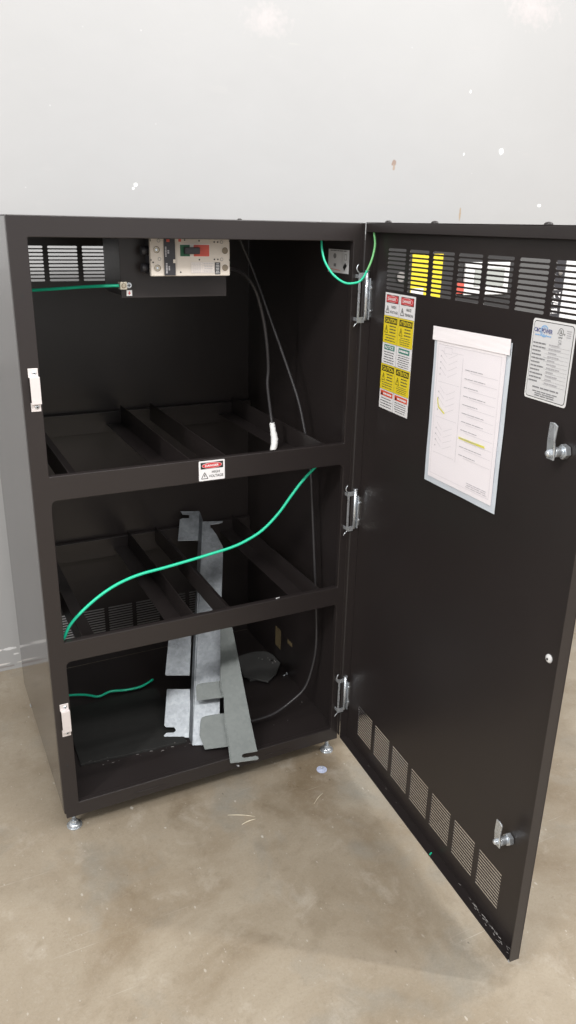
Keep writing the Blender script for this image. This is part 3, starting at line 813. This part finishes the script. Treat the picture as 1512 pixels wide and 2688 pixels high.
L1 = [[0.301,0.158,0.09],[0.366,0.129,0.09],[0.388,0.183,0.144],[.402,.221,.182],[.411,.248,.208],[0.575,0.591,0.563],[0.574,0.596,0.566],[0.52,0.62,0.566],[0.523,0.609,0.558],[0.542,0.6,0.558],[0.539,0.592,0.55],[0.52,0.6,0.55],[0.511,0.601,0.547],[0.427,0.438,0.376],[0.347,0.278,0.21],[0.353,0.274,0.208],[0.4105,0.248,0.2078],[0.4015,0.221,0.182],[0.342,0.248,0.182],[0.31,0.181,0.113],[0.314,0.175,0.109],[0.333,0.167,0.109],[0.336,0.161,0.106],[0.335,0.158,0.103],[0.329,0.157,0.1],[0.312,0.164,0.1],[0.303,0.163,0.095]]
R1 = [[0.358,0.098,0.088],[0.416,0.073,0.089],[0.421,0.074,0.092],[0.422,0.077,0.095],[0.419,0.081,0.097],[0.392,0.094,0.097],[0.391,0.098,0.101],[0.403,0.103,0.11],[0.448,0.112,0.134],[0.478,0.183,0.207],[0.519,0.281,0.306],[0.562,0.376,0.402],[0.601,0.462,0.49],[0.594,0.50,0.52],[0.587,0.521,0.534],[0.583,0.523,0.536],[0.586,0.53,0.543],[0.609,0.522,0.545],[0.623,0.52,0.548],[0.624,0.523,0.551],[0.565,0.548,0.55],[0.561,0.547,0.547],[0.519,0.454,0.453],[0.484,0.391,0.386],[0.436,0.282,0.275],[0.385,0.166,0.156]]
L1a = [L1[i] for i in (0, 1, 2, 17, 18, 19, 20, 21, 22, 23, 24, 25, 26)]
L1m = [[0.411, 0.248, 0.208], [0.461, 0.363, 0.326], [0.397, 0.375, 0.311], [0.347, 0.278, 0.21], [0.353, 0.274, 0.208]]
L1b = [[.545, .528, .498], L1[5], L1[6], L1[7], L1[8], L1[9], L1[10], L1[11], L1[12], [.487, .554, .495]]
EX, EY = .0045, -.002
R1 = [[p[0]+EX, p[1]+EY, p[2]] if k in (0, 20, 21, 22, 23, 24, 25) else p for k, p in enumerate(R1)]
S1 = [[.366,.129,.09],[.358+EX,.098+EY,.088],[.565+EX,.548+EY,.55],[.575,.592,.564]]
# the step of the Z section is continuous past the notch
strip3([L1a, L1m, L1b, R1, S1], .0028, 'steel_bracket', 'galvanised Z-shaped bracket standing upright through the lower shelf, left of the other one', 'bracket')
R2 = [[0.431, -0.012, 0.084], [0.496, -0.034, 0.089], [0.501, -0.034, 0.091], [0.501, -0.03, 0.095], [0.496, -0.026, 0.097], [0.465, -0.017, 0.094], [0.462, -0.011, 0.097], [0.468, -0.01, 0.101], [0.503, -0.021, 0.105], [0.509, 0.039, 0.165], [0.526, 0.176, 0.305], [0.533, 0.235, 0.365], [0.506, 0.247, 0.366], [0.485, 0.197, 0.309], [0.461, 0.138, 0.242], [0.458, 0.106, 0.209], [0.448, 0.078, 0.178], [0.438, 0.018, 0.116]]
L2 = [[0.382, 0.053, 0.098], [0.444, 0.032, 0.103], [0.454, 0.094, 0.167], [0.406, 0.109, 0.162], [0.396, 0.111, 0.159], [0.391, 0.108, 0.155], [0.378, 0.083, 0.125]]
T2 = [[0.394, 0.145, 0.192], [0.463, 0.121, 0.197], [0.465, 0.154, 0.23], [0.419, 0.17, 0.227], [0.406, 0.173, 0.224], [0.401, 0.169, 0.218]]
S2 = [[.438,.018,.116],[.444,.032,.103],[.454,.094,.167],[.448,.078,.178]]
S2b = [[.431,-.012,.084],[.437,.002,.071],[.444,.032,.103],[.438,.018,.116]]
S2c = [[.458,.106,.209],[.464,.122,.198],[.466,.154,.23],[.461,.138,.242]]
strip3([R2, L2, T2, S2, S2b, S2c], .0028, 'steel_bracket', 'dull grey galvanised bracket leaning out over the front sill of the cabinet', 'bracket', 'galv_dull', 3)

# ------------------------------------------------------------------ loose things inside and on the floor
def slabpoly(pts, z0, z1, name, m, bevel=.0015):
    return plate(pts, [], z1-z0, name, None, m, bevel, lambda a, c: (a, c, z1), (0, 0, 1))
random.seed(21)
mt = []
for i in range(25):
    x = .070+(.352-.070)*i/24; mt.append((x, .139-.022*i/24+random.uniform(-.002, .002)))
mt += [(.36, .26), (.352, .404), (.226, .406), (.075, .402)]
tag(slabpoly(mt, .0853, .092, 'rubber_mat', 'rubber', .001), 'black rubber sheet with a ragged front edge on the cabinet floor', 'rubber mat')
ds = [(.641,.451),(.66,.457),(.682,.461),(.71,.459),(.734,.451),(.749,.436),(.755,.415),(.755,.363),(.72,.317),(.675,.283),(.618,.34)]
hole = [(.738+.0085*math.cos(i*PI/6), .392+.0085*math.sin(i*PI/6)) for i in range(12)]
cp = plate(ds, [hole], .006, 'cover_plate', None, 'greyplate', .001, lambda a, c: (a, c, .1), (0, 0, 1))
for v in cp.data.vertices: v.co.z -= .008*max(0, (.46-v.co.y))/.18*.2
tag(cp, 'dark grey plate with a round hole in the rear right corner of the cabinet', 'cover plate')
MB_ = MB().use('greyplate').box(.63, .72, .32, .44, .0853, .0935).build('spacer_block', None, .001)
tag(MB_, 'dark block propping up the grey plate inside the cabinet', 'block')
# screws & crumbs
b = MB().use('zinc').cyl((0, 0, 0), (.013, .004, .0005), .0017, 10).cyl((.013, .004, .0005), (.0155, .0047, .0006), .0036, 12).build('loose_screw', None)
b.location = (.738, .305, .0893); tag(b, 'small loose screw lying on the cabinet floor by the right wall', 'screw')
b = MB().use('zinc').cyl((0, 0, -.004), (0, 0, .006), .0022, 10).build('bolt_end', None); b.location = (.4475, -.0165, .075)
b.rotation_euler = (1.2, .3, 0); tag(b, 'small bolt end poking out of the front sill below the leaning bracket', 'bolt')
b = MB().use('debris')
for i in range(22):
    x = random.uniform(.09, .37); y = .139-.022*(x-.07)/.28-random.uniform(-.003, .016)
    L = random.choice((.002, .003, .008)); a = random.uniform(-.5, .3); z = .0858 if y < .137-.022*(x-.07)/.28 else .0926
    b.tube([(x, y, z+.0006), (x+L*.5, y+L*.3*a, z+.0012), (x+L, y+L*a*.6, z+.0006)], random.choice((.0003, .0004, .0008)), 5, 2)
for i in range(12):
    x = random.uniform(.52, .74); y = random.uniform(.06, .30); b.dome((x, y, .0855), (0, 0, 1), random.uniform(.0005, .0012), .001, 6, 2)
for i in range(7):
    x = random.uniform(.70, .75); y = random.uniform(.36, .42); b.dome((x, y, .1), (0, 0, 1), random.uniform(.0015, .003), .0025, 6, 2)
o = b.build('crumbs', None, -1); tag(o, 'bright metal crumbs and chips scattered over the cabinet floor', 'crumbs', None, 'stuff')
# tiny white bit lying on the lower shelf edge
b = MB().use('white2').dome((0, 0, 0), (0, 0, 1), .0022, .002, 8, 3).cyl((0, 0, .0005), (.009, .002, .0005), .0008, 6).build('plastic_bit', None)
b.location = (.565, .006, S2T+.0002); tag(b, 'tiny white bit of plastic lying on the lower shelf edge', 'plastic bit')

def sliver(p, q, r, label):
    P, Q = Vector(p), Vector(q)
    b = MB().use('wood').tube([P-P, (Q-P)*.5+Vector((0, .002, .0008)), Q-P], r, 6, 3, [r*.5, r, r*.4]).build('wood_sliver', None, -1)
    b.location = P; tag(b, label, 'sliver')
sliver((.385, -.100, .0016), (.447, -.134, .0016), .0013, 'longest thin pale sliver lying on the floor before the cabinet')
sliver((.405, -.146, .0018), (.446, -.143, .0018), .0017, 'short pale sliver just in front of the longest one on the floor')
sliver((.606, -.156, .0014), (.646, -.130, .0014), .0012, 'thin pale sliver on the floor near the open door')
b = MB().use('disc_blue').cyl((0, 0, 0), (0, 0, .0022), .0145, 24).cyl((0, 0, .0022), (0, 0, .0035), .0105, 24, .009).use('zinc').cyl((0, .001, .0035), (0, .001, .012), .0028, 10).build('pale_disc', None)
b.location = (.689, -.045, 0); tag(b, 'small pale blue disc with a stud on the floor by the right foot', 'plastic disc')  # pale blue disc with an upright stud, set on the floor

# ------------------------------------------------------------------ the neighbouring unit, seen through the door's upper vents
ups = empty('power_unit', (.82, .10, 0)); tag(ups, 'black power unit with grey display behind the open door, seen through its vents', 'power unit')
def ub(name, m, x0, x1, y0, y1, z0, z1, bev=.002):
    return MB().use(m).box(x0-.82, x1-.82, y0-.10, y1-.10, z0, z1).build(name, ups, bev)
body = ub('body', 'blackbox', .82, 1.70, .10, .78, .03, 1.395, .004)
ub('base', 'blackbox', .84, 1.68, .13, .76, .0, .0298, .002)
d = Decal((.150, -.0006, 1.247), (1, 0, 0), (0, 0, 1), (0, -1, 0))
d.slab('yellow', 0, 0, .094, .113, .0005); d.rect('white', .002, .002, .040, .03, 1); d.lines('black', .056, .066, .085, .055, 2, 1, .4)
d.build('warning_label', ups)
MB().use('debris').cyl((.118, -.004, 1.305), (.118, -.0002, 1.305), .012, 14).build('lock', ups)
pn = ub('display_panel', 'white2', 1.134, 1.281, .094, .0995, 1.258, 1.340, .001)
MB().use('screen').box(1.165-.82, 1.263-.82, -.0075, -.0062, 1.280, 1.325).build('screen', pn)
ub('red_button', 'bred', 1.104, 1.132, .091, .0995, 1.262, 1.290, .001)
ub('vent_panel', 'greybox', 1.31, 1.437, .0965, .0995, 1.18, 1.372, .001)
sp_ = ub('side_strip', 'charcoal', 1.438, 1.481, .0955, .0995, 1.16, 1.375, .001)
d = Decal((1.438-.82, -.0051, 1.196), (1, 0, 0), (0, 0, 1), (0, -1, 0))
d.rect('white', .004, .070, .030, .074, 1); d.text('white', '2', .012, .048, .036, .064, 1, .02, 90); d.text('white', 'mA', .006, .027, .032, .044, 1, .03, 90)
d.text('white', 'mm', .002, .006, .032, .020, 1, .03); d.build('strip_lettering', ups)
MB().use('debris').dome((1.463-.82, -.0048, 1.312), (0, -1, 0), .008, .006).build('strip_screw', ups)
ub('white_cover', 'white2', 1.482, 1.69, .0945, .0995, 1.16, 1.375, .001)

for o in list(COL.objects):
    if o.parent is None and 'label' in o:
        k = o.name.split('.')[0]
        g = {'grounding_wire': 'green ground wires in the cabinet', 'bonding_wire': 'green ground wires in the cabinet', 'battery_cable': 'black battery cables hanging in the cabinet',
             'steel_bracket': 'loose galvanised brackets in the cabinet', 'wood_sliver': 'pale slivers on the floor'}.get(k)
        if g: o['group'] = g
# ------------------------------------------------------------------ light
w = bpy.data.worlds.new('World'); scn.world = w; w.use_nodes = True
bg = w.node_tree.nodes['Background']; bg.inputs['Color'].default_value = (1.0, .985, .975, 1); bg.inputs['Strength'].default_value = .68
wt = w.node_tree; wc = wt.nodes.new('ShaderNodeTexCoord'); ws = wt.nodes.new('ShaderNodeSeparateXYZ'); wr = wt.nodes.new('ShaderNodeMapRange')
wt.links.new(wc.outputs['Generated'], ws.inputs[0]); wt.links.new(ws.outputs['Y'], wr.inputs['Value'])
wr.inputs['From Min'].default_value = -1; wr.inputs['From Max'].default_value = 1; wr.inputs['To Min'].default_value = .92; wr.inputs['To Max'].default_value = .30
wt.links.new(wr.outputs['Result'], bg.inputs['Strength'])
def area(name, loc, target, sx, sy, power, col=(1, .985, .965)):
    l = bpy.data.lights.new(name, 'AREA'); l.shape = 'RECTANGLE'; l.size = sx; l.size_y = sy; l.energy = power; l.color = col
    o = bpy.data.objects.new(name, l); COL.objects.link(o); o.location = loc
    o.rotation_euler = (Vector(target)-Vector(loc)).to_track_quat('-Z', 'Y').to_euler(); return o
area('tube_lamp_row_front', (-.7, -2.6, 3.9), (-.3, .2, .7), 8.0, .10, 200)
area('tube_lamp_row_overhead', (2.3, -.85, 4.3), (2.3, -.6, 0), 5.0, .12, 70)
area('tube_lamp_row_right', (3.2, -2.6, 3.4), (.7, -.7, .3), .12, 3.4, 95)
area('side_fill_light', (-2.9, -2.2, 3.2), (.2, .2, .6), .12, 4.0, 95)  # added fill from the left, brightens the open door and its pouch

# ------------------------------------------------------------------ camera
cd = bpy.data.cameras.new('camera'); cam = bpy.data.objects.new('camera', cd); COL.objects.link(cam)
r_ = Vector((.897031, -.441498, .020372)); u_ = Vector((.136743, .321074, .93713)); f_ = Vector((.420282, .837849, -.348385))
mm = Matrix((r_, u_, -f_)).transposed().to_4x4(); mm.translation = Vector((-.2034, -1.5797, 1.42243))
cam.matrix_world = mm
cd.sensor_fit = 'VERTICAL'; cd.sensor_height = 36; cd.lens = 36*2032.37/2688; cd.clip_end = 60; cd.clip_start = .02
scn.camera = cam
scn.view_settings.view_transform = 'Standard'; scn.view_settings.look = 'None'; scn.view_settings.exposure = -.03; scn.view_settings.gamma = 1
scn.cycles.max_bounces = 8
